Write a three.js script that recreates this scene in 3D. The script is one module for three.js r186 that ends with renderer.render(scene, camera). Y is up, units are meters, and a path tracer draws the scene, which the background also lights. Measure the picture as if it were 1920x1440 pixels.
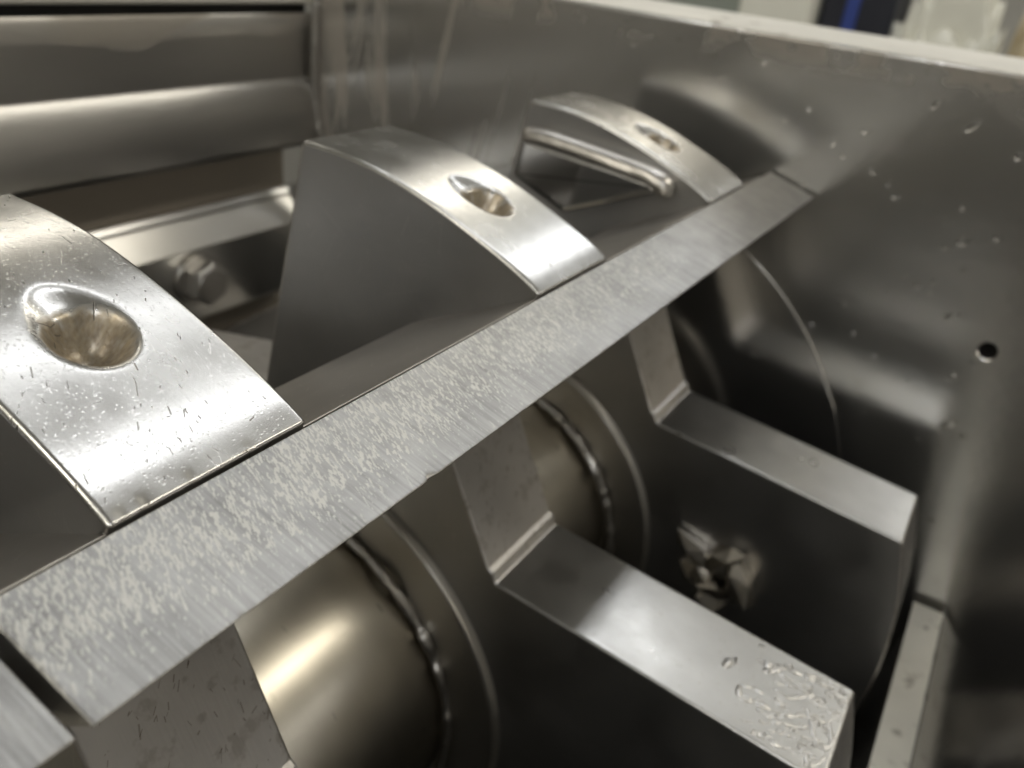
import * as THREE from 'three';
import { mergeGeometries, mergeVertices, toCreasedNormals } from 'three/addons/utils/BufferGeometryUtils.js';
import { RoundedBoxGeometry } from 'three/addons/geometries/RoundedBoxGeometry.js';
import { RectAreaLightUniformsLib } from 'three/addons/lights/RectAreaLightUniformsLib.js';

// ---------- camera, renderer, lamps ----------
const EYE = 1.4;                                   // camera height; the machine's rim is just below it
const scene = new THREE.Scene();
scene.background = new THREE.Color(0x000000);
const camera = new THREE.PerspectiveCamera(49.0, 4 / 3, 0.01, 30);
camera.position.set(-0.03853, EYE, 0);
camera.up.set(0.3519, 0.8740, -0.3351);
camera.lookAt(-0.03853 + 0.77662, EYE - 0.47251, -0.41665);
camera.focus = 0.160;
camera.userData.fStop = 15;
const renderer = new THREE.WebGLRenderer({ antialias: true });
renderer.toneMapping = THREE.LinearToneMapping;
renderer.toneMappingExposure = 1.4;
renderer.shadowMap.enabled = true;
RectAreaLightUniformsLib.init();
const CEILING = 2.75;
// fluorescent fittings hung below the ceiling, parallel to the rotor: [x, z, length along x, 0 warm or 1 cool, where it hangs, strength]
const LAMPS = [
  [0.80, -0.16, 1.2, 1, 'nearest over the machine, cool white', 0.62], [2.15, -0.16, 1.2, 1, 'farther along in line with the knife, cool white', 0.9],
  [0.80, -0.64, 1.2, 1, 'over the rear wall of the machine, cool white', 0.5], [2.15, -0.80, 1.2, 0, 'farther along behind the rear wall, warm', 1],
  [0.90, -1.88, 1.4, 0, 'well behind the rear wall, warm', 1.3], [1.20, 0.86, 2.0, 0, 'in front of the machine, warm', 1.6],
  [-1.75, -0.60, 1.2, 0, 'behind the camera, warm', 2.7], [-1.75, 0.50, 1.2, 1, 'behind the camera, cool white', 2.4],
];
const LAMP_POWER = 5.0, LAMP_GLOW = 3.4;

// ---------- helpers ----------
function rng(seed) { let a = seed >>> 0; return () => { a = (a + 0x6D2B79F5) | 0; let t = Math.imul(a ^ (a >>> 15), 1 | a); t = (t + Math.imul(t ^ (t >>> 7), 61 | t)) ^ t; return ((t ^ (t >>> 14)) >>> 0) / 4294967296; }; }
function hash(i, j, s) { let h = Math.imul(i, 374761393) ^ Math.imul(j, 668265263) ^ Math.imul(s, 1442695041); h = Math.imul(h ^ (h >>> 13), 1274126177); return ((h ^ (h >>> 16)) >>> 0) / 4294967296; }
function vnoise(x, y, px, py, s) {                 // periodic value noise
  const xi = Math.floor(x), yi = Math.floor(y), fx = x - xi, fy = y - yi;
  const u = fx * fx * (3 - 2 * fx), v = fy * fy * (3 - 2 * fy);
  const m = (a, n) => ((a % n) + n) % n;
  const a = hash(m(xi, px), m(yi, py), s), b = hash(m(xi + 1, px), m(yi, py), s), c = hash(m(xi, px), m(yi + 1, py), s), d = hash(m(xi + 1, px), m(yi + 1, py), s);
  return a + (b - a) * u + (c - a) * v + (a - b - c + d) * u * v;
}
function fbm(u, v, fx, fy, oct, s) { let t = 0, a = 0.5, n = 0; for (let o = 0; o < oct; o++) { t += a * vnoise(u * fx, v * fy, fx, fy, s + o * 17); n += a; a *= 0.5; fx *= 2; fy *= 2; } return t / n; }
const clamp = (x, a = 0, b = 1) => Math.min(b, Math.max(a, x));
const sstep = (a, b, x) => { const t = clamp((x - a) / (b - a)); return t * t * (3 - 2 * t); };
const lerp = (a, b, t) => a + (b - a) * t;

class Field {                                       // a float picture to draw scratches, pits and dents into
  constructor(w, h) { this.w = w; this.h = h; this.d = new Float32Array(w * h); }
  fill(fn) { for (let j = 0; j < this.h; j++) for (let i = 0; i < this.w; i++) this.d[j * this.w + i] = fn((i + 0.5) / this.w, (j + 0.5) / this.h); return this; }
  spot(cx, cy, rx, ry, val, rot = 0, ring = 0) {    // in pixels
    const R = Math.max(rx, ry) * 1.6 + 1, c = Math.cos(rot), s = Math.sin(rot);
    for (let j = Math.floor(cy - R); j <= cy + R; j++) for (let i = Math.floor(cx - R); i <= cx + R; i++) {
      const dx = i - cx, dy = j - cy, a = (dx * c + dy * s) / rx, b = (-dx * s + dy * c) / ry, e = Math.sqrt(a * a + b * b);
      let k = 1 - sstep(0.55, 1.15, e);
      if (ring) k -= ring * Math.exp(-((e - 1.15) ** 2) * 18);
      if (Math.abs(k) < 1e-3) continue;
      const ii = ((i % this.w) + this.w) % this.w, jj = ((j % this.h) + this.h) % this.h;
      this.d[jj * this.w + ii] += val * k;
    }
  }
  line(x0, y0, x1, y1, r, val) {
    const n = Math.max(1, Math.ceil(Math.hypot(x1 - x0, y1 - y0) / Math.max(0.6, r * 0.6)));
    const seen = new Map();
    for (let t = 0; t <= n; t++) {
      const cx = lerp(x0, x1, t / n), cy = lerp(y0, y1, t / n), R = r * 1.5 + 1;
      for (let j = Math.floor(cy - R); j <= cy + R; j++) for (let i = Math.floor(cx - R); i <= cx + R; i++) {
        const k = 1 - sstep(0.3 * r, r + 0.7, Math.hypot(i - cx, j - cy)); if (k <= 0) continue;
        const ii = ((i % this.w) + this.w) % this.w, jj = ((j % this.h) + this.h) % this.h, at = jj * this.w + ii;
        if ((seen.get(at) || 0) < k) seen.set(at, k);
      }
    }
    for (const [at, k] of seen) this.d[at] += val * k;
  }
  path(pts, r, val) { for (let k = 0; k + 1 < pts.length; k++) this.line(pts[k][0], pts[k][1], pts[k + 1][0], pts[k + 1][1], r, val); }
  at(i, j) { return this.d[j * this.w + i]; }
}
function texOf(w, h, fn, srgb, size) {              // fn(i, j) -> number or [r, g, b] in 0..1; size = metres it covers [u, v]
  const d = new Uint8Array(w * h * 4);
  for (let j = 0; j < h; j++) for (let i = 0; i < w; i++) {
    const c = fn(i, j), k = (j * w + i) * 4;
    if (typeof c === 'number') d[k] = d[k + 1] = d[k + 2] = clamp(c) * 255; else for (let q = 0; q < 3; q++) d[k + q] = clamp(c[q]) * 255;
    d[k + 3] = 255;
  }
  const t = new THREE.DataTexture(d, w, h, THREE.RGBAFormat);
  t.wrapS = t.wrapT = THREE.RepeatWrapping; t.magFilter = THREE.LinearFilter; t.minFilter = THREE.LinearFilter;
  if (srgb) t.colorSpace = THREE.SRGBColorSpace;
  if (size) t.repeat.set(1 / size[0], 1 / size[1]);
  t.needsUpdate = true; return t;
}
const toS = (x) => x <= 0.0031308 ? x * 12.92 : 1.055 * Math.pow(x, 1 / 2.4) - 0.055;
const S3 = (c, k = 1) => [toS(c[0] * k), toS(c[1] * k), toS(c[2] * k)];
const mix3 = (a, b, t) => [lerp(a[0], b[0], t), lerp(a[1], b[1], t), lerp(a[2], b[2], t)];

const taken = {};
function numbered(name) { const n = taken[name] = (taken[name] ?? -1) + 1; return n ? `${name}_${String(n).padStart(3, '0')}` : name; }
function obj(name, geometry, material, parent, label) {
  const m = new THREE.Mesh(geometry, material); m.name = parent && parent !== scene ? name : numbered(name);
  m.castShadow = m.receiveShadow = true; (parent || scene).add(m); if (label) m.userData.label = label; return m;
}
function thing(name, label, category, pos = [0, 0, 0], group) {
  const g = new THREE.Group(); g.name = numbered(name); g.position.set(...pos); g.userData = { label, category }; if (group) g.userData.group = group; scene.add(g); return g;
}
function struct(name, geometry, material) { const m = obj(name, geometry, material); m.userData.kind = 'structure'; return m; }
function box(w, h, d, x, y, z, r = 0) { const g = r ? new RoundedBoxGeometry(w, h, d, 2, r) : new THREE.BoxGeometry(w, h, d); g.translate(x, y, z); return metricUV(g); }
function metricUV(g) {                              // uv in metres by the main axis of each face
  if (g.index) g = g.toNonIndexed();
  const p = g.attributes.position, n = g.attributes.normal, uv = new Float32Array(p.count * 2);
  for (let i = 0; i < p.count; i += 3) {
    const a = [0, 1, 2].map((k) => Math.abs(n.getX(i + k)) ), b = [0, 1, 2].map((k) => Math.abs(n.getY(i + k))), c = [0, 1, 2].map((k) => Math.abs(n.getZ(i + k)));
    const sx = a[0] + a[1] + a[2], sy = b[0] + b[1] + b[2], sz = c[0] + c[1] + c[2];
    for (let k = 0; k < 3; k++) {
      const X = p.getX(i + k), Y = p.getY(i + k), Z = p.getZ(i + k);
      const q = sx >= sy && sx >= sz ? [Z, Y] : sy >= sz ? [X, Z] : [X, Y];
      uv[(i + k) * 2] = q[0]; uv[(i + k) * 2 + 1] = q[1];
    }
  }
  g.setAttribute('uv', new THREE.BufferAttribute(uv, 2)); return g;
}

// A loop of [y, z, fillet radius, tag] in mm, counter-clockwise with z to the right and y up, swept along x with rounded ends.
function loopOf(corners) {
  const out = [], n = corners.length;
  for (let i = 0; i < n; i++) {
    const p = corners[i], a = corners[(i + n - 1) % n], b = corners[(i + 1) % n], r = p[2] || 0, tag = p[3] ?? 0;
    if (!r) { out.push({ y: p[0], z: p[1], tag }); continue; }
    const ua = [a[0] - p[0], a[1] - p[1]], ub = [b[0] - p[0], b[1] - p[1]], la = Math.hypot(...ua), lb = Math.hypot(...ub);
    ua[0] /= la; ua[1] /= la; ub[0] /= lb; ub[1] /= lb;
    const ang = Math.acos(clamp(ua[0] * ub[0] + ua[1] * ub[1], -1, 1)), t = Math.min(r / Math.tan(ang / 2), la * 0.45, lb * 0.45);
    const A = [p[0] + ua[0] * t, p[1] + ua[1] * t], B = [p[0] + ub[0] * t, p[1] + ub[1] * t];
    for (let k = 0; k <= 4; k++) { const s = k / 4; out.push({ y: (1 - s) ** 2 * A[0] + 2 * s * (1 - s) * p[0] + s * s * B[0], z: (1 - s) ** 2 * A[1] + 2 * s * (1 - s) * p[1] + s * s * B[1], tag: k < 2 ? (a[3] ?? 0) : tag }); }
  }
  return out;
}
function sweep(corners, x0, x1, { bevel = 0.6, nx = 1, capTag = 1, displace = null, xs = null } = {}) {
  const L = loopOf(corners), N = L.length;
  let s = 0;                                        // tag of a point names the stretch that begins there
  for (let i = 0; i < N; i++) {
    const p = L[i], a = L[(i + N - 1) % N], b = L[(i + 1) % N];
    let ty = b.y - a.y, tz = b.z - a.z; const l = Math.hypot(ty, tz) || 1; ty /= l; tz /= l;
    p.ny = -tz * -1; p.nz = -ty; p.ny = -tz; p.nz = ty;   // outward for counter-clockwise travel
    if (i && p.tag !== a.tag) s = 0; else if (i) s += Math.hypot(p.y - a.y, p.z - a.z);
    p.s = s;
  }
  const cols = [];
  const steps = 4;
  for (let k = 0; k < steps; k++) { const a = (k / steps) * Math.PI / 2; cols.push([x0 + bevel * (1 - Math.sin(a)), bevel * (1 - Math.cos(a)) ]); }
  // first column lies on the cap (x0, inset by bevel), the last of the four is flush with the side
  cols.length = 0;
  for (let k = 0; k <= steps; k++) { const a = (k / steps) * Math.PI / 2; cols.push([x0 + bevel * (1 - Math.sin(a)), bevel * (1 - Math.cos(Math.PI / 2 - a))]); }
  for (let k = 0; k <= steps; k++) cols[k] = [x0 + bevel * (1 - Math.cos((k / steps) * Math.PI / 2)), bevel * (1 - Math.sin((k / steps) * Math.PI / 2))];
  const inner = xs || Array.from({ length: Math.max(0, nx - 1) }, (_, k) => lerp(x0 + bevel, x1 - bevel, (k + 1) / nx));
  for (const x of inner) cols.push([x, 0]);
  for (let k = steps; k >= 0; k--) cols.push([x1 - bevel * (1 - Math.cos((k / steps) * Math.PI / 2)), bevel * (1 - Math.sin((k / steps) * Math.PI / 2))]);
  const M = cols.length, P = new Float64Array(N * M * 3), Q = new Float64Array(N * M * 3);
  for (let i = 0; i < N; i++) for (let j = 0; j < M; j++) {
    const p = L[i], [x, inset] = cols[j], q = [x, p.y - p.ny * inset, p.z - p.nz * inset];
    if (displace) { const d = displace(p, x, inset); if (d) { q[0] += d[0]; q[1] += d[1]; q[2] += d[2]; } }
    P.set(q, (i * M + j) * 3);
  }
  const add = (a, b, c) => {
    const g = (k, d) => P[k * 3 + d], u = [0, 1, 2].map((d) => g(b, d) - g(a, d)), v = [0, 1, 2].map((d) => g(c, d) - g(a, d));
    const n = [u[1] * v[2] - u[2] * v[1], u[2] * v[0] - u[0] * v[2], u[0] * v[1] - u[1] * v[0]];
    for (const k of [a, b, c]) for (let d = 0; d < 3; d++) Q[k * 3 + d] += n[d];
  };
  for (let i = 0; i < N; i++) { const i2 = (i + 1) % N; for (let j = 0; j + 1 < M; j++) { const a = i * M + j, b = i2 * M + j, c = i2 * M + j + 1, d = i * M + j + 1; add(a, d, c); add(a, c, b); } }
  const pos = [], nor = [], uv = [], groups = {};
  const emit = (k, u, v) => { const l = Math.hypot(Q[k * 3], Q[k * 3 + 1], Q[k * 3 + 2]) || 1; pos.push(P[k * 3] / 1000, P[k * 3 + 1] / 1000, P[k * 3 + 2] / 1000); nor.push(Q[k * 3] / l, Q[k * 3 + 1] / l, Q[k * 3 + 2] / l); uv.push(u, v); return pos.length / 3 - 1; };
  for (let i = 0; i < N; i++) {
    const i2 = (i + 1) % N, p = L[i], q = L[i2], len = Math.hypot(q.y - p.y, q.z - p.z), out = groups[p.tag] ||= [];
    const row = [[], []];
    for (let j = 0; j < M; j++) { row[0].push(emit(i * M + j, p.s / 1000, (cols[j][0] - x0) / 1000)); row[1].push(emit(i2 * M + j, (p.s + len) / 1000, (cols[j][0] - x0) / 1000)); }
    for (let j = 0; j + 1 < M; j++) out.push(row[0][j], row[0][j + 1], row[1][j + 1], row[0][j], row[1][j + 1], row[1][j]);
  }
  const flat = L.map((p) => new THREE.Vector2(p.z - p.nz * bevel, p.y - p.ny * bevel)), tris = THREE.ShapeUtils.triangulateShape(flat, []), cap = groups[capTag] ||= [];
  for (const [x, sgn] of [[x0, -1], [x1, 1]]) {
    const base = pos.length / 3;
    for (const p of flat) { pos.push(x / 1000, p.y / 1000, p.x / 1000); nor.push(sgn, 0, 0); uv.push(p.x / 1000, p.y / 1000); }
    for (const t of tris) sgn > 0 ? cap.push(base + t[0], base + t[2], base + t[1]) : cap.push(base + t[0], base + t[1], base + t[2]);
  }
  const g = new THREE.BufferGeometry();
  g.setAttribute('position', new THREE.Float32BufferAttribute(pos, 3)); g.setAttribute('normal', new THREE.Float32BufferAttribute(nor, 3)); g.setAttribute('uv', new THREE.Float32BufferAttribute(uv, 2));
  const idx = []; const tags = Object.keys(groups).map(Number).sort((a, b) => a - b);
  for (const t of tags) { g.addGroup(idx.length, groups[t].length, t); for (const k of groups[t]) idx.push(k); }
  g.setIndex(idx); return g;
}
function tube(pts, rFn, seg, radial = 12, seed = 1, rough = 0.12) {   // a weld bead: rippled tube with closed, rounded ends; pts in metres
  const curve = new THREE.CatmullRomCurve3(pts.map((p) => new THREE.Vector3(...p))), fr = curve.computeFrenetFrames(seg), pos = [], idx = [], uv = [];
  for (let i = 0; i <= seg; i++) {
    const t = i / seg, c = curve.getPointAt(t), e = Math.min(t, 1 - t) * seg, close = e < 3 ? Math.sqrt(clamp(1 - (1 - e / 3) ** 2)) : 1;
    for (let k = 0; k <= radial; k++) {
      const a = (k % radial) / radial * Math.PI * 2, r = rFn(t) * close * (1 + rough * (vnoise(i * 0.3, k % radial, 4096, radial, seed) - 0.5) * 2);
      const d = fr.normals[i].clone().multiplyScalar(Math.cos(a)).addScaledVector(fr.binormals[i], Math.sin(a));
      pos.push(c.x + d.x * r, c.y + d.y * r, c.z + d.z * r); uv.push(t * curve.getLength(), k / radial * 0.02);
    }
  }
  for (let i = 0; i < seg; i++) for (let k = 0; k < radial; k++) { const a = i * (radial + 1) + k, b = a + radial + 1; idx.push(a, b, b + 1, a, b + 1, a + 1); }
  const g = new THREE.BufferGeometry(); g.setAttribute('position', new THREE.Float32BufferAttribute(pos, 3)); g.setAttribute('uv', new THREE.Float32BufferAttribute(uv, 2)); g.setIndex(idx); g.computeVertexNormals(); return g;
}

// ---------- surfaces ----------
const STEEL = [0.60, 0.595, 0.58];
function metal(color, roughness, extra = {}) { const m = new THREE.MeshPhysicalMaterial({ metalness: 1, roughness, ...extra }); m.color.setRGB(...color); return m; }

// curved backs of the arms: worn bright, with pits, nicks and dirt-filled scratches that run with the turning
function wornTop(seed, nScratch, nPit, dirt) {
  const W = 1024, H = 448, sz = [0.1, 0.0437], r = rng(seed), b = new Field(W, H), s = new Field(W, H);
  b.fill((u, v) => 0.5 + 0.10 * (fbm(u, v, 12, 90, 3, seed) - 0.5) + 0.10 * (fbm(u, v, 40, 20, 3, seed + 3) - 0.5));
  for (let k = 0; k < nPit; k++) { const big = r() < 0.06; b.spot(r() * W, r() * H, big ? 2 + r() * 3 : 0.8 + r() * 1.3, big ? 1.5 + r() * 2 : 0.8 + r(), (r() < 0.6 ? -1 : 1) * (0.08 + r() * 0.2), r() * 3); }
  for (let k = 0; k < nScratch; k++) {
    const x = r() * W, y = r() * H, l = 5 + r() * r() * r() * 60, a = 0.35 + (r() - 0.5) * 0.6 + (r() < 0.12 ? 1.2 : 0), wd = 0.3 + r() * r() * 0.8, v = 0.12 + r() * 0.25;
    const x1 = x + Math.cos(a) * l, y1 = y + Math.sin(a) * l;
    b.line(x, y, x1, y1, wd, -v); s.line(x, y, x1, y1, wd + 0.3, r() < 0.75 ? 1 : -0.6);
    if (r() < 0.4) { const a2 = a + (r() - 0.5) * 2; b.line(x1, y1, x1 + Math.cos(a2) * l * 0.4, y1 + Math.sin(a2) * l * 0.4, wd, -v); s.line(x1, y1, x1 + Math.cos(a2) * l * 0.4, y1 + Math.sin(a2) * l * 0.4, wd, 1); }
  }
  const soil = new Field(W, H).fill((u, v) => {       // caked dirt at the bottom of the screw recess
    const a = (u * 100 - 35.8) / 7.6, c = (v * 43.7 - 21.5) / 6.8, e = Math.sqrt(a * a + c * c), n = fbm(u, v, 60, 26, 4, seed + 50);
    return sstep(0.15, 0.55, n + 0.7 * (1 - e)) * (1 - sstep(1.0, 1.3, e)) * (0.6 + 0.4 * fbm(u, v, 200, 90, 2, seed + 51));
  });
  const map = texOf(W, H, (i, j) => { const k = clamp(s.at(i, j), -1, 1), n = fbm(i / W, j / H, 30, 14, 4, seed + 9), base = mix3(S3(STEEL, 0.96 + 0.1 * n), S3(mix3([0.16, 0.12, 0.08], [0.42, 0.33, 0.2], fbm(i / W, j / H, 120, 50, 3, seed + 52))), 0.85 * soil.at(i, j)); return k > 0 ? mix3(base, S3([0.12, 0.11, 0.095]), k * dirt) : mix3(base, S3([0.8, 0.79, 0.77]), -k); }, true, sz);
  const bump = texOf(W, H, (i, j) => b.at(i, j), false, sz);
  const rough = texOf(W, H, (i, j) => 0.52 + 0.4 * fbm(i / W, j / H, 8, 6, 5, seed + 21) + 0.35 * clamp(s.at(i, j)) + 1.2 * soil.at(i, j), false, sz);
  return metal([1, 1, 1], 0.34, { map, metalnessMap: texOf(W, H, (i, j) => 1 - 0.7 * soil.at(i, j), false, sz), bumpMap: bump, bumpScale: 0.00012, roughnessMap: rough });
}
const topNear = wornTop(11, 190, 2600, 0.75), topFar = wornTop(29, 70, 1500, 0.5);

// sides of the arms: dull rolled plate with faint scuffs
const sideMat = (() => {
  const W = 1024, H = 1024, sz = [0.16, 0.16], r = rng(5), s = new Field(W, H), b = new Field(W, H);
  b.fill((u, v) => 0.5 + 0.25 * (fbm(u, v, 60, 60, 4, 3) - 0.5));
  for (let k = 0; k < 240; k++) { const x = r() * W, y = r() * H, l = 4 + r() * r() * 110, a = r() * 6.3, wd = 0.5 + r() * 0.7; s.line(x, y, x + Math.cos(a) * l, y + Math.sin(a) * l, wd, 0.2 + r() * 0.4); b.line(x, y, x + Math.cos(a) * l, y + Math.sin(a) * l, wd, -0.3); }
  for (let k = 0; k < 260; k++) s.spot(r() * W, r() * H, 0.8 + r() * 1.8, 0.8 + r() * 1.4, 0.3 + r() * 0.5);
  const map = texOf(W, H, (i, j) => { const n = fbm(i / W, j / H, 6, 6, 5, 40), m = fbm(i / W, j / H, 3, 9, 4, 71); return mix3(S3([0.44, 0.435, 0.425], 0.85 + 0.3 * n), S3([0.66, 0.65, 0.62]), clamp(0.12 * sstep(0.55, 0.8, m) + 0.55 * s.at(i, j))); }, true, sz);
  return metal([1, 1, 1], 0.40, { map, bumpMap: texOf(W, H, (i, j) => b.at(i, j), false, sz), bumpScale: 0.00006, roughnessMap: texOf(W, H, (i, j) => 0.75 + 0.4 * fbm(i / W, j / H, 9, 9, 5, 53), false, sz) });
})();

// milled pocket faces: satin grey with small dirt marks
const faceMat = (() => {
  const W = 1024, H = 512, sz = [0.12, 0.06], r = rng(77), s = new Field(W, H), b = new Field(W, H);
  b.fill((u, v) => 0.5 + 0.22 * (fbm(u, v, 16, 120, 3, 8) - 0.5) + 0.2 * (fbm(u, v, 60, 30, 3, 2) - 0.5));
  for (let k = 0; k < 330; k++) {
    const x = r() * W, y = r() * H, l = 2 + r() * r() * 34, a = 0.5 + (r() - 0.5) * 1.6, wd = 0.6 + r() * r() * 2, x1 = x + Math.cos(a) * l, y1 = y + Math.sin(a) * l;
    s.line(x, y, x1, y1, wd, 0.5 + r() * 0.5); b.line(x, y, x1, y1, wd, -0.25);
  }
  const map = texOf(W, H, (i, j) => mix3(S3([0.54, 0.52, 0.495], 0.9 + 0.25 * fbm(i / W, j / H, 8, 4, 5, 33)), S3([0.16, 0.13, 0.10]), clamp(s.at(i, j) * 0.7 + 0.22 * sstep(0.60, 0.74, fbm(i / W, j / H, 24, 12, 4, 35)))), true, sz);
  return metal([1, 1, 1], 0.42, { map, bumpMap: texOf(W, H, (i, j) => b.at(i, j), false, sz), bumpScale: 0.00012, roughnessMap: texOf(W, H, (i, j) => 0.8 + 0.35 * fbm(i / W, j / H, 7, 5, 4, 61) + 0.2 * s.at(i, j), false, sz) });
})();
// floors of the pockets; the middle arm's carries smeared squiggles of molten plastic near the tip
function floorMat(seed, squiggle) {
  const W = 1408, H = 528, sz = [0.1115, 0.0418], r = rng(seed), b = new Field(W, H), s = new Field(W, H), px = W / sz[0];
  b.fill((u, v) => 0.35 + 0.05 * (fbm(u, v, 14, 110, 3, seed) - 0.5) + 0.08 * (fbm(u, v, 50, 20, 4, seed + 2) - 0.5));
  for (let k = 0; k < 90; k++) { const x = r() * W, y = r() * H; s.spot(x, y, 2 + r() * 5, 2 + r() * 4, 0.25, r() * 3); b.spot(x, y, 2 + r() * 4, 2 + r() * 4, r() < 0.5 ? -0.06 : 0.08, r() * 3); }
  if (squiggle) {
    for (let k = 0; k < 260; k++) { const u = 0.6 + 0.4 * Math.sqrt(r()), v = r(), q = 1.5 + r() * 3; b.spot((1 - u) * W, v * H, q, q * (0.6 + r()), r() < 0.5 ? 0.12 : -0.1, r() * 3); }
  }
  const map = texOf(W, H, (i, j) => mix3(S3(STEEL, 0.9 + 0.2 * fbm(i / W, j / H, 9, 4, 5, seed + 5)), S3([0.30, 0.27, 0.23]), clamp(s.at(i, j))), true, sz);
  return metal([1, 1, 1], 0.34, { map, bumpMap: texOf(W, H, (i, j) => b.at(i, j), false, sz), bumpScale: 0.0005, roughnessMap: texOf(W, H, (i, j) => 0.7 + 0.5 * fbm(i / W, j / H, 10, 4, 5, seed + 8) + 0.35 * clamp((0.45 - i / W) * 2.2) * (squiggle ? 1 : 0.3), false, sz) });
}
// strings of plastic smeared on the floor of the middle arm: [points (share of the way out, share across), width]
const SMEARS = [
      [[[0.66, 0.48], [0.675, 0.60], [0.69, 0.62]], 9], [[[0.76, 0.80], [0.77, 0.70], [0.80, 0.78]], 8],
      [[[0.78, 0.80], [0.84, 0.84], [0.90, 0.86], [0.95, 0.90]], 5], [[[0.79, 0.72], [0.84, 0.74], [0.90, 0.78]], 4], [[[0.80, 0.62], [0.84, 0.68], [0.885, 0.70], [0.90, 0.64]], 4],
      [[[0.72, 0.42], [0.735, 0.30], [0.78, 0.34], [0.83, 0.36], [0.87, 0.40], [0.90, 0.48], [0.93, 0.50]], 5], [[[0.72, 0.42], [0.77, 0.46], [0.83, 0.44], [0.87, 0.42]], 4],
      [[[0.80, 0.55], [0.85, 0.56], [0.885, 0.66], [0.91, 0.72], [0.95, 0.66], [0.97, 0.60], [0.95, 0.52], [0.91, 0.50]], 4],
      [[[0.82, 0.22], [0.86, 0.30], [0.90, 0.34], [0.92, 0.40]], 4], [[[0.83, 0.16], [0.88, 0.22], [0.905, 0.24]], 4],
      [[[0.90, 0.56], [0.925, 0.44], [0.955, 0.30], [0.985, 0.34], [0.975, 0.46], [0.96, 0.55]], 4], [[[0.935, 0.14], [0.955, 0.08], [0.975, 0.16], [0.985, 0.24]], 5],
      [[[0.86, 0.88], [0.92, 0.93], [0.97, 0.95]], 4], [[[0.93, 0.80], [0.95, 0.86], [0.985, 0.84]], 4],
    ];
{ const r = rng(812); for (let k = 0; k < 46; k++) { const u = 0.62 + 0.36 * Math.sqrt(r()), v = 0.06 + r() * 0.86, a = (r() - 0.3) * 1.6, l = 0.015 + r() * 0.05; SMEARS.push([[[u, v], [Math.min(0.985, u + l * 0.5), clamp(v + Math.sin(a) * l, 0.05, 0.95)], [Math.min(0.99, u + l), clamp(v + Math.sin(a + 0.5) * l * 1.6, 0.05, 0.95)]], 2.5 + r() * 3]); } }
const floorPlain = floorMat(301, false), floorSquiggle = floorMat(302, true);

// knife: ground across, speckled with pale residue that keeps to the grinding lines
const knifeMat = (seed) => {
  const W = 2048, H = 192, sz = [0.0247, 0.36], b = new Field(H, W), s = new Field(H, W), r = rng(seed);
  // u (first axis) runs across the top face from the rear edge to the cutting edge, v along the knife
  b.fill((u, v) => 0.5 + 0.5 * (fbm(u, v, 3, 900, 2, seed) - 0.5));
  s.fill((w, v) => {
    const u = 1 - w;                                // u = 0 at the rear edge, 1 at the cutting edge
    const q = u * 3.2 + v * 9, t = ((v + 0.022 * u) % 1 + 1) % 1;
    const n = vnoise(q * 2.2, t * 520, 100000, 520, seed + 4) * 0.13 + vnoise(q * 6, t * 900, 100000, 900, seed + 6) * 0.39 + vnoise(q * 13, t * 1500, 100000, 1500, seed + 7) * 0.48;
    const c = 0.4 * fbm(u, v, 2, 14, 4, seed + 12) + 0.6 * fbm(u, t, 3, 110, 3, seed + 13);
    const along = 1 - 0.9 * sstep(0.50, 0.68, v), across = 1 - 0.8 * sstep(0.50, 0.92, u + 0.1 * (c - 0.5));
    const cover = along * across * (0.66 + 0.46 * sstep(0.25, 0.65, c));
    return sstep(0.69 - 0.22 * cover, 0.86 - 0.22 * cover, n) * (0.25 + 0.75 * sstep(0.0, 0.5, cover));
  });
  const map = texOf(H, W, (i, j) => { const u = i / H, v = j / W, n = fbm(u, v, 4, 30, 4, seed + 30), g = fbm(u, v, 2, 700, 2, seed + 31); return mix3(S3([0.33, 0.325, 0.315], 0.75 + 0.4 * n + 0.5 * (g - 0.5)), S3([0.60, 0.59, 0.55]), clamp(s.at(i, j)) * 0.85); }, true, sz);
  return metal([1, 1, 1], 0.40, { map, bumpMap: texOf(H, W, (i, j) => b.at(i, j) + 0.2 * s.at(i, j), false, sz), bumpScale: 0.00008, metalnessMap: texOf(H, W, (i, j) => 1 - 0.55 * clamp(s.at(i, j)), false, sz), roughnessMap: texOf(H, W, (i, j) => 0.78 + 0.3 * fbm(i / H, j / W, 3, 40, 4, seed + 44) + 0.5 * clamp(s.at(i, j)), false, sz) });
};
const knifeTop = knifeMat(500);
const groundSteel = metal([0.56, 0.55, 0.53], 0.34);

// turned shaft: fine rings round the axis
const shaftMat = (() => {
  const W = 512, H = 1024, sz = [0.2, 0.1], r = rng(9), b = new Field(W, H), s = new Field(W, H);
  b.fill((u, v) => 0.5 + 0.4 * (fbm(u, v, 2, 260, 2, 6) - 0.5));
  for (let k = 0; k < 40; k++) s.spot(r() * W, r() * H, 2 + r() * 4, 3 + r() * 8, 0.5 * r());
  for (let k = 0; k < 16; k++) { const y = r() * H; s.line(r() * W, y, r() * W, y + 2, 0.8, -0.4 * r()); }
  return metal([1, 1, 1], 0.30, { map: texOf(W, H, (i, j) => mix3(S3([0.56, 0.52, 0.44], 0.88 + 0.25 * fbm(i / W, j / H, 5, 9, 4, 14)), S3(s.at(i, j) > 0 ? [0.2, 0.18, 0.15] : [0.75, 0.7, 0.6]), clamp(Math.abs(s.at(i, j)))), true, sz), bumpMap: texOf(W, H, (i, j) => b.at(i, j), false, sz), bumpScale: 0.00005 });
})();
const weldMat = metal([0.50, 0.47, 0.42], 0.26), darkWeld = metal([0.52, 0.50, 0.47], 0.34), glossPlate = metal([0.56, 0.56, 0.56], 0.10);
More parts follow.
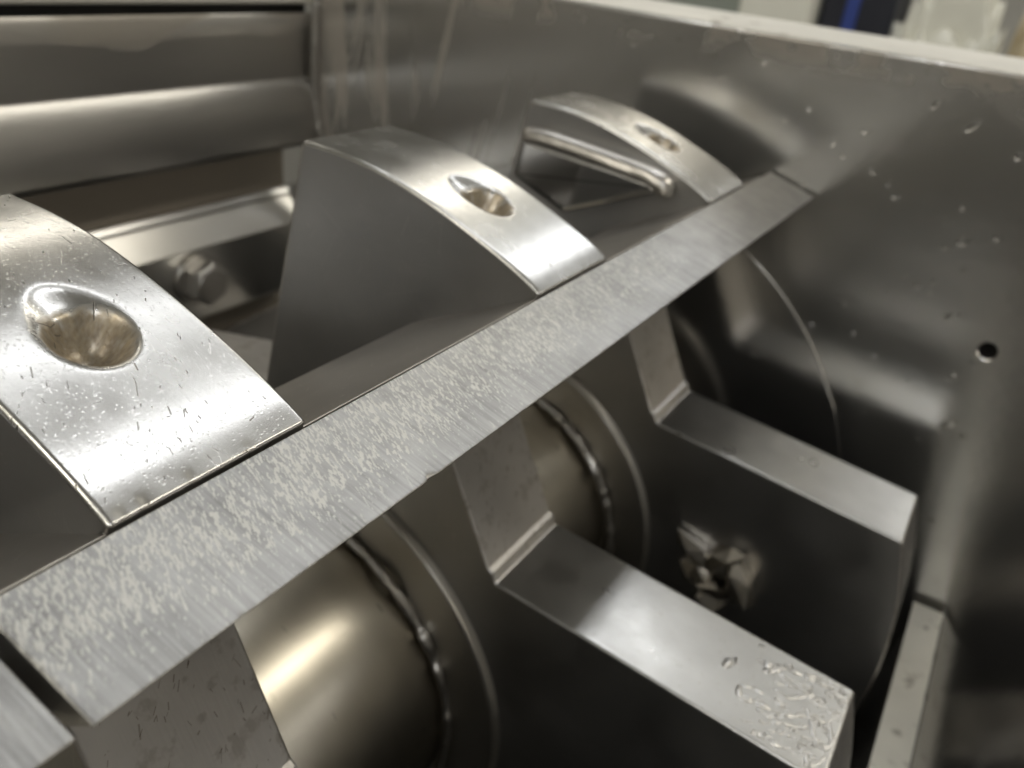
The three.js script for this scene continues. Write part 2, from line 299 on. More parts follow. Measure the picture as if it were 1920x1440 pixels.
const seatMat = (() => {
  const W = 512, H = 512, sz = [0.1, 0.1], r = rng(31), s = new Field(W, H), b = new Field(W, H);
  b.fill((u, v) => 0.5 + 0.3 * (fbm(u, v, 90, 14, 3, 61) - 0.5));
  for (let k = 0; k < 130; k++) { const x = r() * W, y = r() * H, l = 2 + r() * 22, a = 1.2 + (r() - 0.5); s.line(x, y, x + Math.cos(a) * l, y + Math.sin(a) * l, 0.7, 0.15 + 0.35 * r()); }
  for (let k = 0; k < 60; k++) s.spot(r() * W, r() * H, 1 + r() * 2, 1 + r() * 2, 0.6);
  return metal([1, 1, 1], 0.36, { map: texOf(W, H, (i, j) => mix3(S3([0.45, 0.43, 0.40], 0.8 + 0.35 * fbm(i / W, j / H, 5, 5, 5, 90)), S3([0.68, 0.66, 0.62]), clamp(s.at(i, j))), true, sz), bumpMap: texOf(W, H, (i, j) => b.at(i, j), false, sz), bumpScale: 0.00008 });
})();

// housing sheet: dull stainless with dents, dust and runs
function wallMat(seed, sz, W, H, dents, dustFn, base = [0.52, 0.515, 0.50], rough = 0.195) {
  const r = rng(seed), b = new Field(W, H), px = W / sz[0];
  b.fill((u, v) => 0.5 + 0.05 * (fbm(u, v, 90, 90, 3, seed) - 0.5) + 0.25 * (fbm(u, v, 4, 4, 2, seed + 2) - 0.5));
  for (const [x, y, rad, el, rot] of dents) b.spot(x * px, y * px, rad * px * el, rad * px, -0.16, rot, 0.5);
  const dust = new Field(W, H).fill((u, v) => clamp(dustFn(u * sz[0], v * sz[1], u, v)));
  const map = texOf(W, H, (i, j) => mix3(S3(base, 0.88 + 0.25 * fbm(i / W, j / H, 6, 6, 5, seed + 5)), S3([0.40, 0.37, 0.325]), dust.at(i, j)), true, sz);
  return metal([1, 1, 1], rough, { map, bumpMap: texOf(W, H, (i, j) => b.at(i, j), false, sz), bumpScale: 0.0009, metalnessMap: texOf(W, H, (i, j) => 1 - 0.75 * dust.at(i, j), false, sz), roughnessMap: texOf(W, H, (i, j) => 0.78 + 0.45 * fbm(i / W, j / H, 5, 5, 5, seed + 9) + 1.6 * dust.at(i, j), false, sz) });
}
const painted = new THREE.MeshStandardMaterial({ roughness: 0.6 }); painted.color.setRGB(0.70, 0.68, 0.62);

const collarMat = metal([0.54, 0.52, 0.48], 0.36);
const smearMat = metal([0.64, 0.63, 0.61], 0.30);
const dustyPlate = new THREE.MeshStandardMaterial({ roughness: 0.62, metalness: 0.35 }); dustyPlate.color.setRGB(0.36, 0.32, 0.27);

// ---------- the rotor ----------
const CY = -264.7, CZ = -178;                       // axis, in mm from the camera's height and plane
const rel = (y, z, r = 0, tag = 0) => [y - CY, z - CZ, r, tag];
const rotor = thing('cutting_rotor', 'steel cutting rotor with three thick arms on a round shaft inside the housing', 'rotor', [0, EYE + CY / 1000, CZ / 1000]);
const TOP = 0, SIDE = 1, FACE = 2, FLOOR = 3;
const arc = [[-84.9, -95.9], [-82.0, -101.3], [-78.2, -109.7], [-73.9, -120.7], [-70.0, -131.9], [-66.7, -143.4], [-64.2, -155.2], [-62.9, -167.2], [-62.5, -182]];
function armCorners() {
  const out = [rel(-198.5, 13, 1.6, FLOOR), rel(-188, -97.5, 1.0, FACE), rel(-184.6, -99.2, 0.2, FACE), rel(-183.8, -100.9, 0.2, FACE), rel(-128, -130, 0, FACE), rel(-112, -112, 0, FACE), rel(-95, -98.6, 0, FACE), rel(-85.6, -96.1, 0, FACE)];
  const c = new THREE.CatmullRomCurve3(arc.map(([y, z]) => new THREE.Vector3(0, y, z))), n = 130;
  for (let k = 0; k <= n; k++) { const p = c.getPointAt(k / n); out.push(rel(p.y, p.z, 0, k < n ? TOP : FACE)); }
  out.push(rel(-63.6, -182.7, 0, FACE), rel(-155.6, -201.5, 1.5, FACE), rel(-172, -284, 1.5, FACE));
  for (let a = 172; a < 378; a += 4) out.push([202 * Math.sin(a * Math.PI / 180), 202 * Math.cos(a * Math.PI / 180), 0, FACE]);
  return out;
}
// inclined counterbore for the knife screw: shallow at the back, deep against the front wall
function hole(xc, edge, nicks = []) {
  const S0 = 38.8, A = 11.4, B = 8.0;               // centre along the back, half length, half width in mm
  return (p, x) => {
    if (p.tag !== TOP) return null;
    if (p.s < 2.4) { let d = 0; for (const [nx, w, h] of nicks) d += h * Math.exp(-(((x - nx) / w) ** 2)) * (1 - p.s / 2.4); return d ? [0, -p.ny * d, -p.nz * d] : null; }
    const t = S0 - p.s, dx = x - xc; if (Math.abs(t) > A * 1.5 || Math.abs(dx) > B * 1.5) return null;
    const w = 1 - 0.22 * clamp(-t / A), e1 = (t / A) ** 2 + (dx / (B * w)) ** 2, e2 = ((t - 3.6) / (A * 0.66)) ** 2 + (dx / (B * 0.86)) ** 2;
    const soft = (x) => edge * 0.1 * Math.log1p(Math.exp(clamp(x / (edge * 0.1), -40, 40)));
    const d = 2.6 * soft(1 - e1) + 6.6 * Math.pow(soft(1 - e2), 0.72);   // shallow mouth, deeper seat towards the knife
    return [0, -p.ny * d, -p.nz * d];
  };
}
const THICK = 41.4;
function makeArm(xc, top, floor, edge, nicks) {
  const xs = Array.from({ length: 46 }, (_, k) => xc - THICK / 2 + 1.4 + (THICK - 2.8) * (k + 1) / 47);
  const g = sweep(armCorners(), xc - THICK / 2, xc + THICK / 2, { bevel: 1.1, xs, displace: hole(xc + 0.8, edge, nicks) });
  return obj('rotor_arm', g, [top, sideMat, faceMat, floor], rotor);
}
const ARMS = [40.9, 170.6, 306.5];
const armNear = makeArm(ARMS[0], topNear, floorPlain, 1.1, [[26.7, 0.6, 0.55], [35.6, 0.5, 0.45], [22.6, 0.8, 0.4], [48, 0.6, 0.2]]); armNear.userData.label = 'nearest arm with a deep oval screw recess and scratched polished back';
const armMid = makeArm(ARMS[1], topFar, floorSquiggle, 0.45); armMid.userData.label = 'middle arm with squiggles of melted plastic on its lower lobe';
const armFar = makeArm(ARMS[2], topFar, floorPlain, 0.45); armFar.userData.label = 'farthest arm with a welded plate and a lump on its side';
{
  const g = SMEARS.map(([l, w], k) => {
    const pts = l.map(([u, v]) => { const y = lerp(-188, -198.5, u), z = lerp(-97.5, 13, u); return [(ARMS[1] - THICK / 2 + v * THICK) / 1000, (y - CY - 0.13 * w) / 1000, (z - CZ) / 1000]; });
    return tube(pts, (t) => 0.00021 * w * (0.8 + 0.4 * vnoise(t * 9, k, 64, 64, 3)), 14 * l.length, 8, 90 + k, 0.2);
  });
  obj('plastic_smear', mergeGeometries(g), smearMat, armMid, 'squiggly strings of molten plastic stuck near the tip').userData.kind = 'stuff';
}
makeArm(-91, topFar, floorPlain, 0.45);

// knife seat: a bar that runs under the knives through all arms
const seatCorners = [rel(-86.8, -97.2, 0.3), rel(-108, -138.6, 0.8), rel(-128, -130.4, 0.8), rel(-99.4, -84.0, 0.3), rel(-94.9, -97.4, 0.2)].map((c) => [c[0], c[1], c[2], 0]);
obj('knife_seat', sweep(seatCorners.slice().map((c) => c), -0.4, 358, { bevel: 0.3, capTag: 0 }), seatMat, rotor);
obj('knife_seat', sweep(seatCorners, -362, -1.4, { bevel: 0.3, capTag: 0 }), seatMat, rotor);

// knives: top face from the rear edge to the cutting edge, relieved front
const kA = [-84.9, -94.6], kB = [-91.2, -72.0];
const kM = (t) => rel(lerp(kB[0], kA[0], t), lerp(kB[1], kA[1], t), 0, TOP);
const knifeCorners = [rel(...kB, 0.35, TOP), kM(0.06), kM(0.12), kM(0.5), rel(...kA, 0.35, 1), rel(-94.6, -97.0, 0.3, 1), rel(-98.8, -82.4, 0.3, 1)];
function makeKnife(x0, x1, nicks) {
  const disp = (p, x) => {
    if (Math.hypot(p.y - (kB[0] - CY), p.z - (kB[1] - CZ)) > 1.2) return null;
    let d = 0.07 * (vnoise(x * 0.9, 3, 4096, 16, 7) - 0.5);
    for (const [nx, w, h] of nicks) d += h * Math.exp(-(((x - nx) / w) ** 2));
    return [0, -0.35 * d, -d];
  };
  return obj('rotor_knife', sweep(knifeCorners, x0, x1, { bevel: 0.45, nx: 400, displace: disp }), [knifeTop, groundSteel], rotor);
}
makeKnife(0, 362, [[69.3, 0.7, 0.55], [70.6, 0.5, 0.35], [196, 0.5, 0.2], [24, 0.6, 0.2]]).userData.label = 'long speckled knife running from the near corner to the end wall';
makeKnife(-362, -2.1, []).userData.label = 'second knife of the row, only its end shows in the corner';

// shaft with welded hubs
{
  const cyl = new THREE.CylinderGeometry(0.068, 0.068, 0.80, 128, 1, false); cyl.rotateZ(-Math.PI / 2); cyl.translate(-0.034, 0, 0);
  const uv = cyl.attributes.uv, p = cyl.attributes.position; for (let i = 0; i < uv.count; i++) uv.setXY(i, uv.getX(i) * 0.427, p.getX(i));
  obj('shaft', cyl, shaftMat, rotor);
  let k = 0;
  for (const xc of [...ARMS, -91]) {
    for (const side of [-1, 1]) {
      const xf = (xc + side * THICK / 2) / 1000;
      const collar = new THREE.LatheGeometry([[0.0675, 0.0], [0.0675, 0.0032], [0.0885, 0.0032], [0.0905, 0.0022], [0.0912, -0.0005]].map(([r, h]) => new THREE.Vector2(r, h)), 96);
      collar.rotateZ(side > 0 ? -Math.PI / 2 : Math.PI / 2); collar.translate(xf, 0, 0);
      obj('hub_collar', metricUV(collar), collarMat, rotor);
      const pts = []; for (let a = 0; a < 64; a++) { const t = a / 63 * Math.PI * 2, n = vnoise(a * 0.8, k, 512, 64, 5); pts.push([xf + side * (0.0035 + 0.003 * n), Math.sin(t) * (0.0695 + 0.003 * n), Math.cos(t) * (0.0705 + 0.003 * n)]); }
      obj('weld_bead', tube(pts, (t) => 0.0017 * (1 + 0.7 * (vnoise(t * 130, k, 512, 64, 77) - 0.5)), 420, 8, 60 + k, 0.10), darkWeld, rotor);
      k++;
    }
  }
}
// welded plate and lump on the side of the far arm
{
  const xf = ARMS[2] - THICK / 2;
  const plate = [rel(-76, -180, 3, 0), rel(-94, -183, 3, 0), rel(-104, -156, 3, 0), rel(-86, -117, 3, 0), rel(-81, -115, 3, 0)];
  obj('balance_plate', sweep(plate, xf - 9, xf + 1, { bevel: 3, capTag: 0 }), glossPlate, armFar, 'glossy plate welded to the side');
  const P = (y, z, x = -5.2) => [(xf + x) / 1000, (y - CY) / 1000, (z - CZ) / 1000];
  obj('weld_bead', tube([P(-77, -181), P(-76.2, -172), P(-77, -158), P(-78.2, -144), P(-79.6, -130), P(-81, -120), P(-83.5, -114.5), P(-87, -115)], () => 0.0042, 60, 16, 3, 0.03), darkWeld, armFar, 'shiny rippled weld along the top of the plate');
  const lump = new THREE.Group(); lump.name = 'balance_lump'; armFar.add(lump);
  const shard = (y, z, x, a, b, c, turn) => {        // a torn, faceted bit of steel
    const g = new THREE.IcosahedronGeometry(1, 0), p = g.attributes.position;
    for (let i = 0; i < p.count; i++) { const k = 0.75 + 0.5 * hash(Math.round(p.getX(i) * 50), Math.round(p.getY(i) * 50 + p.getZ(i) * 90), turn * 10 | 0); p.setXYZ(i, p.getX(i) * a * k * 1.2, p.getY(i) * b * k * 1.35, p.getZ(i) * c * k * 1.35); }
    g.rotateX(turn); g.computeVertexNormals(); g.translate(...P(y, z, x)); return metricUV(g);
  };
  for (const q of [[-243, -62, -3, 0.006, 0.004, 0.011, 0.3], [-240, -52, -5, 0.008, 0.005, 0.009, 2.2], [-247, -41, -5, 0.008, 0.0042, 0.012, 0.9], [-255, -49, -4, 0.008, 0.008, 0.005, 1.4], [-254, -61, -3, 0.006, 0.006, 0.007, 2.9], [-264, -53, -3, 0.006, 0.009, 0.006, 0.4]])
    obj('steel_shard', shard(...q), weldMat, lump);
}

// ---------- the housing ----------
const housing = thing('granulator_housing', 'open stainless steel housing of a granulator around the rotor', 'housing', [0, EYE, 0]);
const WALLX = 366, NEARX = -460, BACKZ = -381, RIMY = -28;
const mm = (...a) => a.map((v) => v / 1000);
const rw = rng(404);
// end wall, with the drilled hole
{
  const dents = [];
  const O = [-0.42, -0.50];                         // texture origin (z, y)
  const D = (y, z, rad, el = 1, rot = 0) => dents.push([z / 1000 - O[0], y / 1000 - O[1], rad / 1000, el, rot]);
  for (const [y, z, rad, el, rot] of [[-68, -72, 1.6], [-72, -66, 1.4], [-60, -60, 1.2, 2, 0.3], [-76, -52, 1.5], [-84, -40, 1.4, 1.6, 0.4], [-80, -44, 1], [-96, -8, 2.2, 1.5, 0.6], [-91, 4, 1.8], [-100, -14, 1.3], [-119, -19, 1.9, 1.4, 0.8], [-121, -13, 1.4], [-116, -25, 1.2], [-125, -30, 1.3], [-129, -3, 1.7], [-127, 2, 1.5], [-98, 20, 2, 1.6, 2], [-108, 32, 1.6], [-131, 40, 2], [-150, -38, 1.4], [-156, 8, 1.7, 1.4, 1], [-164, -8, 1.4], [-178, 14, 2.3, 1.5, 0.5], [-182, 22, 1.6], [-146, 14, 1.3], [-138, -46, 1.5], [-152, -57, 1.6], [-170, -60, 1.5], [-44, -36, 1.4, 2.4, 1.2], [-50, -20, 1.6, 2.6, 0.8], [-58, 0, 1.8], [-62, 18, 2.4, 2, 1.1], [-40, -110, 1.2, 2.2, 0.3], [-50, -128, 1], [-62, -95, 1.4], [-56, -86, 1.2]]) D(y, z, rad * 0.7, el || 1, rot || 0);
  for (let k = 0; k < 50; k++) D(-40 - rw() * 190, -330 + rw() * 420, 0.35 + rw() * 0.5, 1 + rw(), rw() * 3);
  const dust = (z, y, u, v) => {                    // dried film under the rim, runs in the rear corner
    const Z = (z + O[0]) * 1000, Y = (y + O[1]) * 1000, n = fbm(u, v, 20, 14, 5, 71), m = fbm(u, v, 40, 6, 4, 15);
    const film = sstep(0.50, 0.56, n + 0.5 * sstep(-75, -32, Y) * sstep(-60, 0, Z) - 0.28) * 0.30 + 0.05 + 0.15 * sstep(0.35, 0.65, fbm(u, v, 9, 7, 4, 27)) * sstep(-190, -90, Y);
    const edge = sstep(0.45, 0.62, fbm(u, v, 70, 60, 4, 22)) * sstep(-40 - 8 * m, -31, Y) * 0.8;
    const streak = sstep(0.52, 0.70, fbm(u + 0.05 * v, v, 70, 5, 4, 37)) * (1 - sstep(-345, -235, Z)) * 0.9 + sstep(0.62, 0.72, fbm(u - 0.12 * v, v, 90, 4, 3, 39)) * (1 - sstep(-310, -190, Z)) * 0.8;
    return film + edge + streak;
  };
  const m = wallMat(40, [0.8, 0.52], 1600, 1040, dents, dust);
  const s = new THREE.Shape([[-0.381, -0.48], [0.30, -0.48], [0.30, RIMY / 1000], [-0.381, RIMY / 1000]].map(([z, y]) => new THREE.Vector2(z, y)));
  const h = new THREE.Path(); h.absarc(0.0177, -0.1392, 0.0036, 0, Math.PI * 2, true); s.holes.push(h);
  const g = new THREE.ExtrudeGeometry(s, { depth: 0.008, bevelEnabled: true, bevelThickness: 0.001, bevelSize: 0.001, bevelOffset: -0.001, bevelSegments: 2, curveSegments: 40 });
  const p = g.attributes.position, n = g.attributes.normal; // (z, y, depth) -> (x, y, z)
  for (let i = 0; i < p.count; i++) { const z = p.getX(i), y = p.getY(i), d = p.getZ(i); p.setXYZ(i, WALLX / 1000 + d, y, z); const a = n.getX(i), b = n.getY(i), c = n.getZ(i); n.setXYZ(i, c, b, a); }
  for (let i = 0; i < p.count; i += 3) for (const at of [p, n]) { const t = [at.getX(i), at.getY(i), at.getZ(i)]; at.setXYZ(i, at.getX(i + 1), at.getY(i + 1), at.getZ(i + 1)); at.setXYZ(i + 1, ...t); }
  const uv = new Float32Array(p.count * 2); for (let i = 0; i < p.count; i++) { uv[2 * i] = p.getZ(i) - O[0]; uv[2 * i + 1] = p.getY(i) - O[1]; }
  g.setAttribute('uv', new THREE.BufferAttribute(uv, 2));
  obj('end_wall', g, m, housing, 'dented grey end wall with a small drilled hole');
  const back = new THREE.MeshStandardMaterial({ roughness: 0.9 }); back.color.setRGB(0.03, 0.03, 0.03);
  obj('hole_backing', box(0.004, 0.03, 0.03, 0.382, -0.139, 0.018), back, housing);
}
const plainWall = wallMat(58, [0.5, 0.5], 1024, 1024, Array.from({ length: 160 }, () => [rw() * 0.5, rw() * 0.5, 0.0004 + rw() * 0.0009, 1 + rw(), rw() * 3]), (x, y, u, v) => 0.35 * sstep(0.58, 0.72, fbm(u, v, 6, 6, 5, 12)), [0.52, 0.505, 0.48], 0.38);
const coverMat = wallMat(63, [0.4, 0.4], 1024, 1024, Array.from({ length: 26 }, () => [rw() * 0.4, rw() * 0.4, 0.0005 + rw() * 0.001, 1 + rw(), rw() * 3]), (x, y, u, v) => 0.04 + 0.25 * sstep(0.56, 0.74, fbm(u, v, 8, 8, 5, 18)), [0.50, 0.49, 0.475], 0.185);
// round shaft cover on the end wall, with a chamfered edge
{
  const g = new THREE.LatheGeometry([[0, 0.0014], [0.1600, 0.0014], [0.1612, 0.0012], [0.1636, 0.0002], [0.1638, -0.001]].map(([r, h]) => new THREE.Vector2(r, h)), 160);
  g.rotateZ(Math.PI / 2); g.translate(WALLX / 1000, CY / 1000, CZ / 1000);
  obj('shaft_cover', metricUV(g), coverMat, housing, 'large round cover plate behind the rotor');
}
// rear wall with caked dust under the lip
{
  const dust = (x, y, u, v) => {
    const Y = y * 1000 - 150, n = fbm(u, v, 14, 5, 5, 90), big = fbm(u, v, 7, 3, 4, 91);
    const line = -70 - 60 * (big - 0.42) - 10 * (n - 0.5);
    return sstep(line - 1.2, line + 1.6, Y) * (0.42 + 0.58 * sstep(0.35, 0.6, n)) * (0.75 + 0.25 * fbm(u, v, 60, 30, 3, 9));
  };
  const m = wallMat(61, [0.9, 0.15], 1800, 300, [], dust, [0.54, 0.53, 0.51], 0.34);
  // profile: upright, then rolled gently forward at the foot
  const prof = [[-56, -383], [-70, -383], [-84, -383], [-92.5, -383]];
  for (let k = 0; k <= 18; k++) { const a = lerp(0.62, 1.571, k / 18); prof.push([-126 + 40 * Math.cos(a), -383 + 18 * (Math.sin(a) - 0.581)]); }
  prof.push([-129, -375.6], [-132, -375.8]);
  prof[0] = [-57.6, -383];
  const corners = [...prof.slice().reverse().map(([y, z]) => [y, z, 0, 0]), [-57.6, -392, 0.5, 1], [-132, -392, 0.5, 1]];
  const g = sweep(corners, NEARX, WALLX - 0.3, { bevel: 0.3, capTag: 1 });
  const p = g.attributes.position, uv = g.attributes.uv; for (let i = 0; i < p.count; i++) uv.setXY(i, p.getX(i) + 0.46, p.getY(i) + 0.15);
  obj('rear_wall', g, [m, plainWall], housing, 'rear wall caked with dust below its lip');
  obj('rear_lip', box(0.822, 0.024, 0.05, -0.0475, -0.040, -0.4035, 0.002), painted, housing);
  const gapDark = new THREE.MeshStandardMaterial({ roughness: 0.8 }); gapDark.color.setRGB(0.02, 0.02, 0.02);
  obj('dark_gap_filler', box(0.822, 0.0055, 0.03, -0.0475, -0.0548, -0.4015), gapDark, housing);  // black strip added behind the gap under the lip, stands in for its shade
  obj('corner_weld', tube([[0.3635, -0.050, -0.3775], [0.3632, -0.08, -0.3772], [0.3636, -0.105, -0.3776], [0.3632, -0.130, -0.3730]], () => 0.0020, 90, 8, 41, 0.15), darkWeld, housing);
  obj('rear_plate', box(0.822, 0.13, 0.012, -0.0475, -0.20, -0.412), dustyPlate, housing);
}
// rear bed knife: holder, blade strip, hexagon bolt
{
  const barMat = metal([0.74, 0.725, 0.69], 0.32), edgeMat = metal([0.74, 0.73, 0.71], 0.28);
  const c = [[-171, -400, 1.0, 0], [-186, -389.5, 2.0, 0], [-231, -389.5, 1.5, 0], [-231, -405.5, 0.5, 0], [-171, -405.5, 0.5, 0]].reverse();
  obj('knife_holder', sweep(c, NEARX + 2, WALLX - 3, { bevel: 0.6, capTag: 0 }), barMat, housing);
  const b = [[-166, -402, 1.2, 0], [-170.6, -398.5, 1.2, 0], [-170.6, -405.5, 0.4, 0], [-166, -405.5, 0.4, 0]].reverse();
  obj('bed_knife', sweep(b, NEARX + 2, WALLX - 3, { bevel: 0.5, capTag: 0 }), edgeMat, housing, 'thin bright bed knife along the rear');
  for (const [bx, by] of [[276, -204], [96, -204], [-84, -204]]) {
    const bolt = new THREE.Group(); bolt.name = 'hexagon_bolt'; housing.add(bolt);
    const head = new THREE.ExtrudeGeometry(new THREE.Shape(Array.from({ length: 6 }, (_, k) => new THREE.Vector2(0.0135 * Math.cos(k * Math.PI / 3 + 0.35), 0.0135 * Math.sin(k * Math.PI / 3 + 0.35)))), { depth: 0.008, bevelEnabled: true, bevelThickness: 0.0016, bevelSize: 0.0016, bevelOffset: -0.0016, bevelSegments: 3 });
    head.translate(bx / 1000, by / 1000, -0.3855); obj('bolt_head', head, groundSteel, bolt);
    const wash = new THREE.CylinderGeometry(0.0158, 0.0162, 0.0025, 40); wash.rotateX(Math.PI / 2); wash.translate(bx / 1000, by / 1000, -0.3877); obj('washer', wash, darkWeld, bolt);
    const face = new THREE.CylinderGeometry(0.0098, 0.0104, 0.0012, 40); face.rotateX(Math.PI / 2); face.translate(bx / 1000, by / 1000, -0.3754); obj('bolt_face', face, seatMat, bolt);
  }
}
// sloping front wall with its bed knife at the foot
{
  const c = [[-30, 167, 1, 0], [-276, 45.5, 1, 0], [-276, 55, 1, 0], [-30, 178, 1, 0]];
  obj('front_wall', sweep(c, NEARX, WALLX - 0.4, { bevel: 0.5, capTag: 0 }), coverMat, housing, 'dark sloping front wall');
  const W = 1024, H = 128, sz = [0.06, 0.5], r = rng(8);
  const sp = new Field(H, W); for (let k = 0; k < 120; k++) sp.spot(r() * H, W * (0.6 + 0.4 * r()), 1 + r() * 3, 1 + r() * 3, 0.6 * r());
  const bm = new THREE.MeshPhysicalMaterial({ roughness: 0.45, metalness: 0.2, map: texOf(H, W, (i, j) => mix3(S3([0.84, 0.81, 0.72], 0.85 + 0.25 * fbm(i / H, j / W, 3, 24, 5, 66)), S3([0.13, 0.11, 0.08]), clamp(sp.at(i, j) + 0.5 * sstep(0.66, 0.8, fbm(i / H, j / W, 6, 60, 4, 67)))), true, sz) });
  const k = [[-275, 31, 0.4, 0], [-291, 35, 0.5, 0], [-291, 46, 0.5, 0], [-275, 45.2, 0.4, 0]].reverse();
  obj('bed_knife', sweep(k, NEARX + 2, WALLX - 6, { bevel: 0.5, capTag: 0 }), bm, housing, 'bright front bed knife at the foot of the sloping wall');

}
// closed trough below the rotor, near end wall, rim
{
  const trough = []; const cz = CZ, cy = CY;
  for (let a = 188; a <= 356; a += 4) trough.push([cy + 214 * Math.sin(a * Math.PI / 180), cz + 214 * Math.cos(a * Math.PI / 180), 0, 0]);
  for (let a = 356; a >= 188; a -= 4) trough.push([cy + 222 * Math.sin(a * Math.PI / 180), cz + 222 * Math.cos(a * Math.PI / 180), 0, 0]);
  const troughMat = metal([0.54, 0.53, 0.51], 0.42);
  obj('screen_trough', sweep(trough, NEARX, WALLX - 0.4, { bevel: 0.3, capTag: 0 }), troughMat, housing);
  obj('near_end_wall', box(0.008, 0.45, 0.60, NEARX / 1000 - 0.0045, -0.255, -0.10), plainWall, housing);
  const W = 1024, H = 256, sz = [1.0, 0.25];
  const rimMat = new THREE.MeshStandardMaterial({ roughness: 0.7, map: texOf(W, H, (i, j) => mix3(S3([0.74, 0.72, 0.66], 0.85 + 0.3 * fbm(i / W, j / H, 20, 8, 5, 3)), S3([0.10, 0.075, 0.055]), 0.8 * sstep(0.60, 0.72, fbm(i / W, j / H, 90, 30, 4, 4)) * sstep(0.45, 0.65, fbm(i / W, j / H, 9, 3, 3, 5))), true, sz) });
  const g = new THREE.BoxGeometry(0.10, 0.03, 0.80, 1, 1, 1); obj('end_rim', metricUV(new RoundedBoxGeometry(0.102, 0.022, 0.80, 3, 0.003).translate(0.4265, -0.0385, -0.05)), rimMat, housing);
}

// ---------- the workshop: only what shows over the rim or in the polished steel ----------
const paint = (r, g, b, rough = 0.85) => { const m = new THREE.MeshStandardMaterial({ roughness: rough }); m.color.setRGB(r, g, b); return m; };
const RX = [-2.6, 4.2], RZ = [-3.4, 2.2];
struct('floor', box(RX[1] - RX[0] + 0.2, 0.1, RZ[1] - RZ[0] + 0.2, (RX[0] + RX[1]) / 2, -0.05, (RZ[0] + RZ[1]) / 2), paint(0.30, 0.295, 0.285));
struct('ceiling', box(RX[1] - RX[0] + 0.2, 0.1, RZ[1] - RZ[0] + 0.2, (RX[0] + RX[1]) / 2, CEILING + 0.05, (RZ[0] + RZ[1]) / 2), paint(0.66, 0.655, 0.63));
struct('wall_far', box(0.1, CEILING, RZ[1] - RZ[0], RX[1] + 0.05, CEILING / 2, (RZ[0] + RZ[1]) / 2), paint(0.62, 0.61, 0.57));
struct('wall_near', box(0.1, CEILING, RZ[1] - RZ[0], RX[0] - 0.05, CEILING / 2, (RZ[0] + RZ[1]) / 2), paint(0.80, 0.785, 0.74));
struct('wall_back', box(RX[1] - RX[0], CEILING, 0.1, (RX[0] + RX[1]) / 2, CEILING / 2, RZ[0] - 0.05), paint(0.60, 0.59, 0.56));
struct('wall_front', box(RX[1] - RX[0], CEILING, 0.1, (RX[0] + RX[1]) / 2, CEILING / 2, RZ[1] + 0.05), paint(0.58, 0.57, 0.54));
LAMPS.forEach(([x, z, len, cool, where, power]) => {
  const t = thing('ceiling_lamp', `long fluorescent lamp ${where}`, 'lamp', [x, CEILING, z], 'fluorescent lamps below the workshop ceiling');
  const col = cool ? [0.97, 0.985, 1.0] : [1.0, 0.94, 0.82];
  for (const q of [-1, 1]) obj('hanger_rod', box(0.008, 0.2, 0.008, q * len * 0.4, -0.1, 0), paint(0.5, 0.5, 0.5), t);
  obj('lamp_body', box(len + 0.04, 0.03, 0.05, 0, -0.2, 0, 0.006), paint(0.7, 0.7, 0.68), t);
  const e = new THREE.MeshStandardMaterial({ roughness: 0.5, emissiveIntensity: LAMP_GLOW * power }); e.color.setRGB(0.8, 0.8, 0.78); e.emissive.setRGB(...col);
  obj('lamp_diffuser', box(len, 0.05, 0.09, 0, -0.235, 0, 0.012), e, t);
  const L = new THREE.RectAreaLight(new THREE.Color().setRGB(...col), LAMP_POWER * power, len, 0.09); L.position.set(0, -0.265, 0); L.rotation.x = -Math.PI / 2; L.castShadow = true; t.add(L);
});
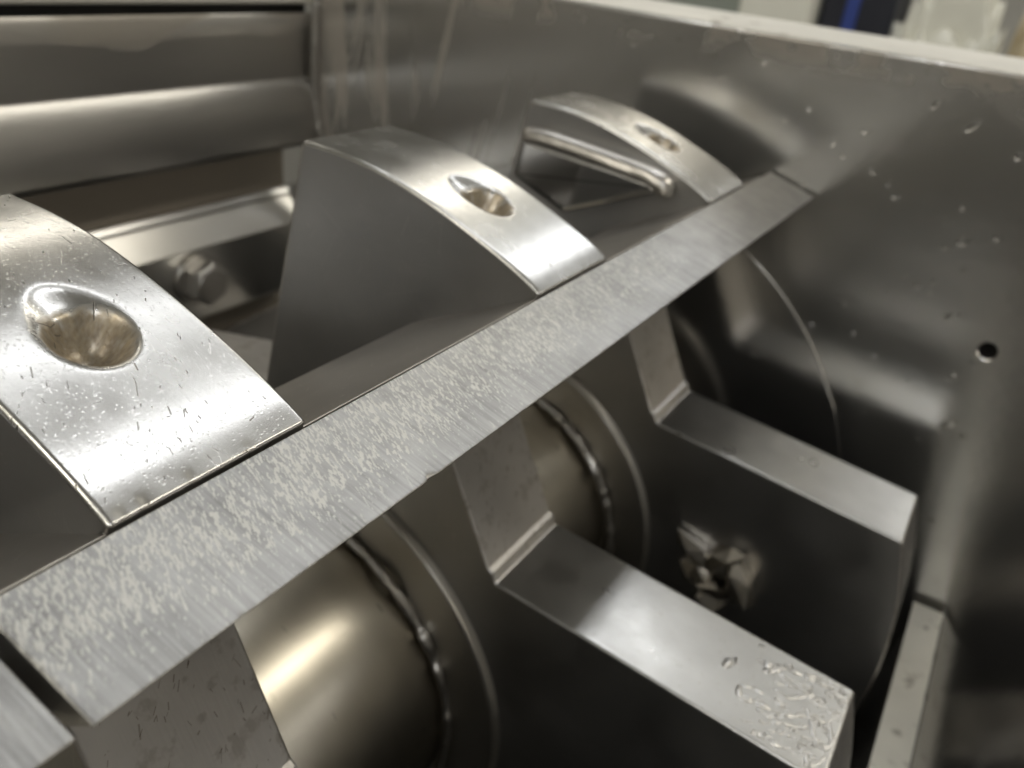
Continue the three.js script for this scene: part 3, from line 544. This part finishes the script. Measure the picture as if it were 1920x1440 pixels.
// things beyond the rim, far out of focus
{
  const col = thing('white_column', 'plain white square column beyond the rim', 'column', [1.66, 0, -0.455]);
  obj('shaft', box(0.12, CEILING - 0.004, 0.125, 0, CEILING / 2, 0, 0.006), paint(0.86, 0.85, 0.76), col);
  const cab = thing('navy_cabinet', 'dark navy cabinet with a blue and a red stripe beside the column', 'cabinet', [1.74, 0, -0.325]);
  obj('body', box(0.16, 1.62, 0.125, 0, 0.81, 0, 0.01), paint(0.012, 0.014, 0.025, 0.5), cab);
  obj('blue_stripe', box(0.004, 0.5, 0.022, -0.082, 1.36, -0.008), paint(0.03, 0.06, 0.28, 0.5), cab);
  obj('red_stripe', box(0.004, 0.1, 0.014, -0.0825, 1.225, -0.026), paint(0.4, 0.05, 0.02, 0.5), cab);
  const panel = thing('grey_panel', 'pale grey-green panel standing beyond the rim', 'panel', [1.9, 0, -0.78]);
  obj('sheet', box(0.03, 1.7, 0.50, 0, 0.85, 0, 0.004), paint(0.36, 0.39, 0.36, 0.5), panel);
  const gb = thing('green_bin', 'bright green bin at the upper edge of the photo', 'bin', [1.62, 0, -0.92]);
  obj('body', box(0.16, 1.36, 0.14, 0, 0.68, 0, 0.012), paint(0.25, 0.45, 0.06, 0.5), gb);
  function sack(name, label, x, z, w, h, d, color, seed, clear) {
    const g = mergeVertices(new THREE.SphereGeometry(1, 72, 48).deleteAttribute('uv').deleteAttribute('normal')), p = g.attributes.position;
    for (let i = 0; i < p.count; i++) {
      let a = p.getX(i), b = p.getY(i), c = p.getZ(i); const q = (v) => Math.sign(v) * Math.pow(Math.abs(v), 0.5);
      const n = 0.86 + 0.16 * vnoise(a * 6 + 9, b * 8 + 9, 256, 256, seed) + 0.18 * Math.abs(vnoise(c * 9 + 20, b * 12 + a * 7 + 20, 256, 256, seed + 5) - 0.5);
      p.setXYZ(i, q(a) * w / 2 * n, h / 2 + q(b) * h / 2 * (b < 0 ? 1 : n), q(c) * d / 2 * n);
    }
    g.computeVertexNormals();
    const t = thing(name, label, 'sack', [x, 0, z]); const m = paint(...color, 0.25); if (clear) { m.roughness = 0.2; }
    obj('bag', g, m, t); return t;
  }
  sack('film_sack', 'crumpled whitish sack of plastic film beyond the rim', 1.72, -0.175, 0.22, 1.40, 0.20, [0.78, 0.77, 0.68], 3, true);
  sack('beige_sack', 'small beige sack right of the film sack', 1.95, -0.045, 0.16, 1.38, 0.10, [0.55, 0.46, 0.30], 9);
  const gr = thing('dark_green_crate', 'dark green crate below the beige sack at the photo edge', 'crate', [1.60, 0, -0.02]);
  obj('body', box(0.12, 1.245, 0.16, 0, 0.6225, 0, 0.01), paint(0.05, 0.10, 0.06, 0.6), gr);
}
renderer.render(scene, camera);
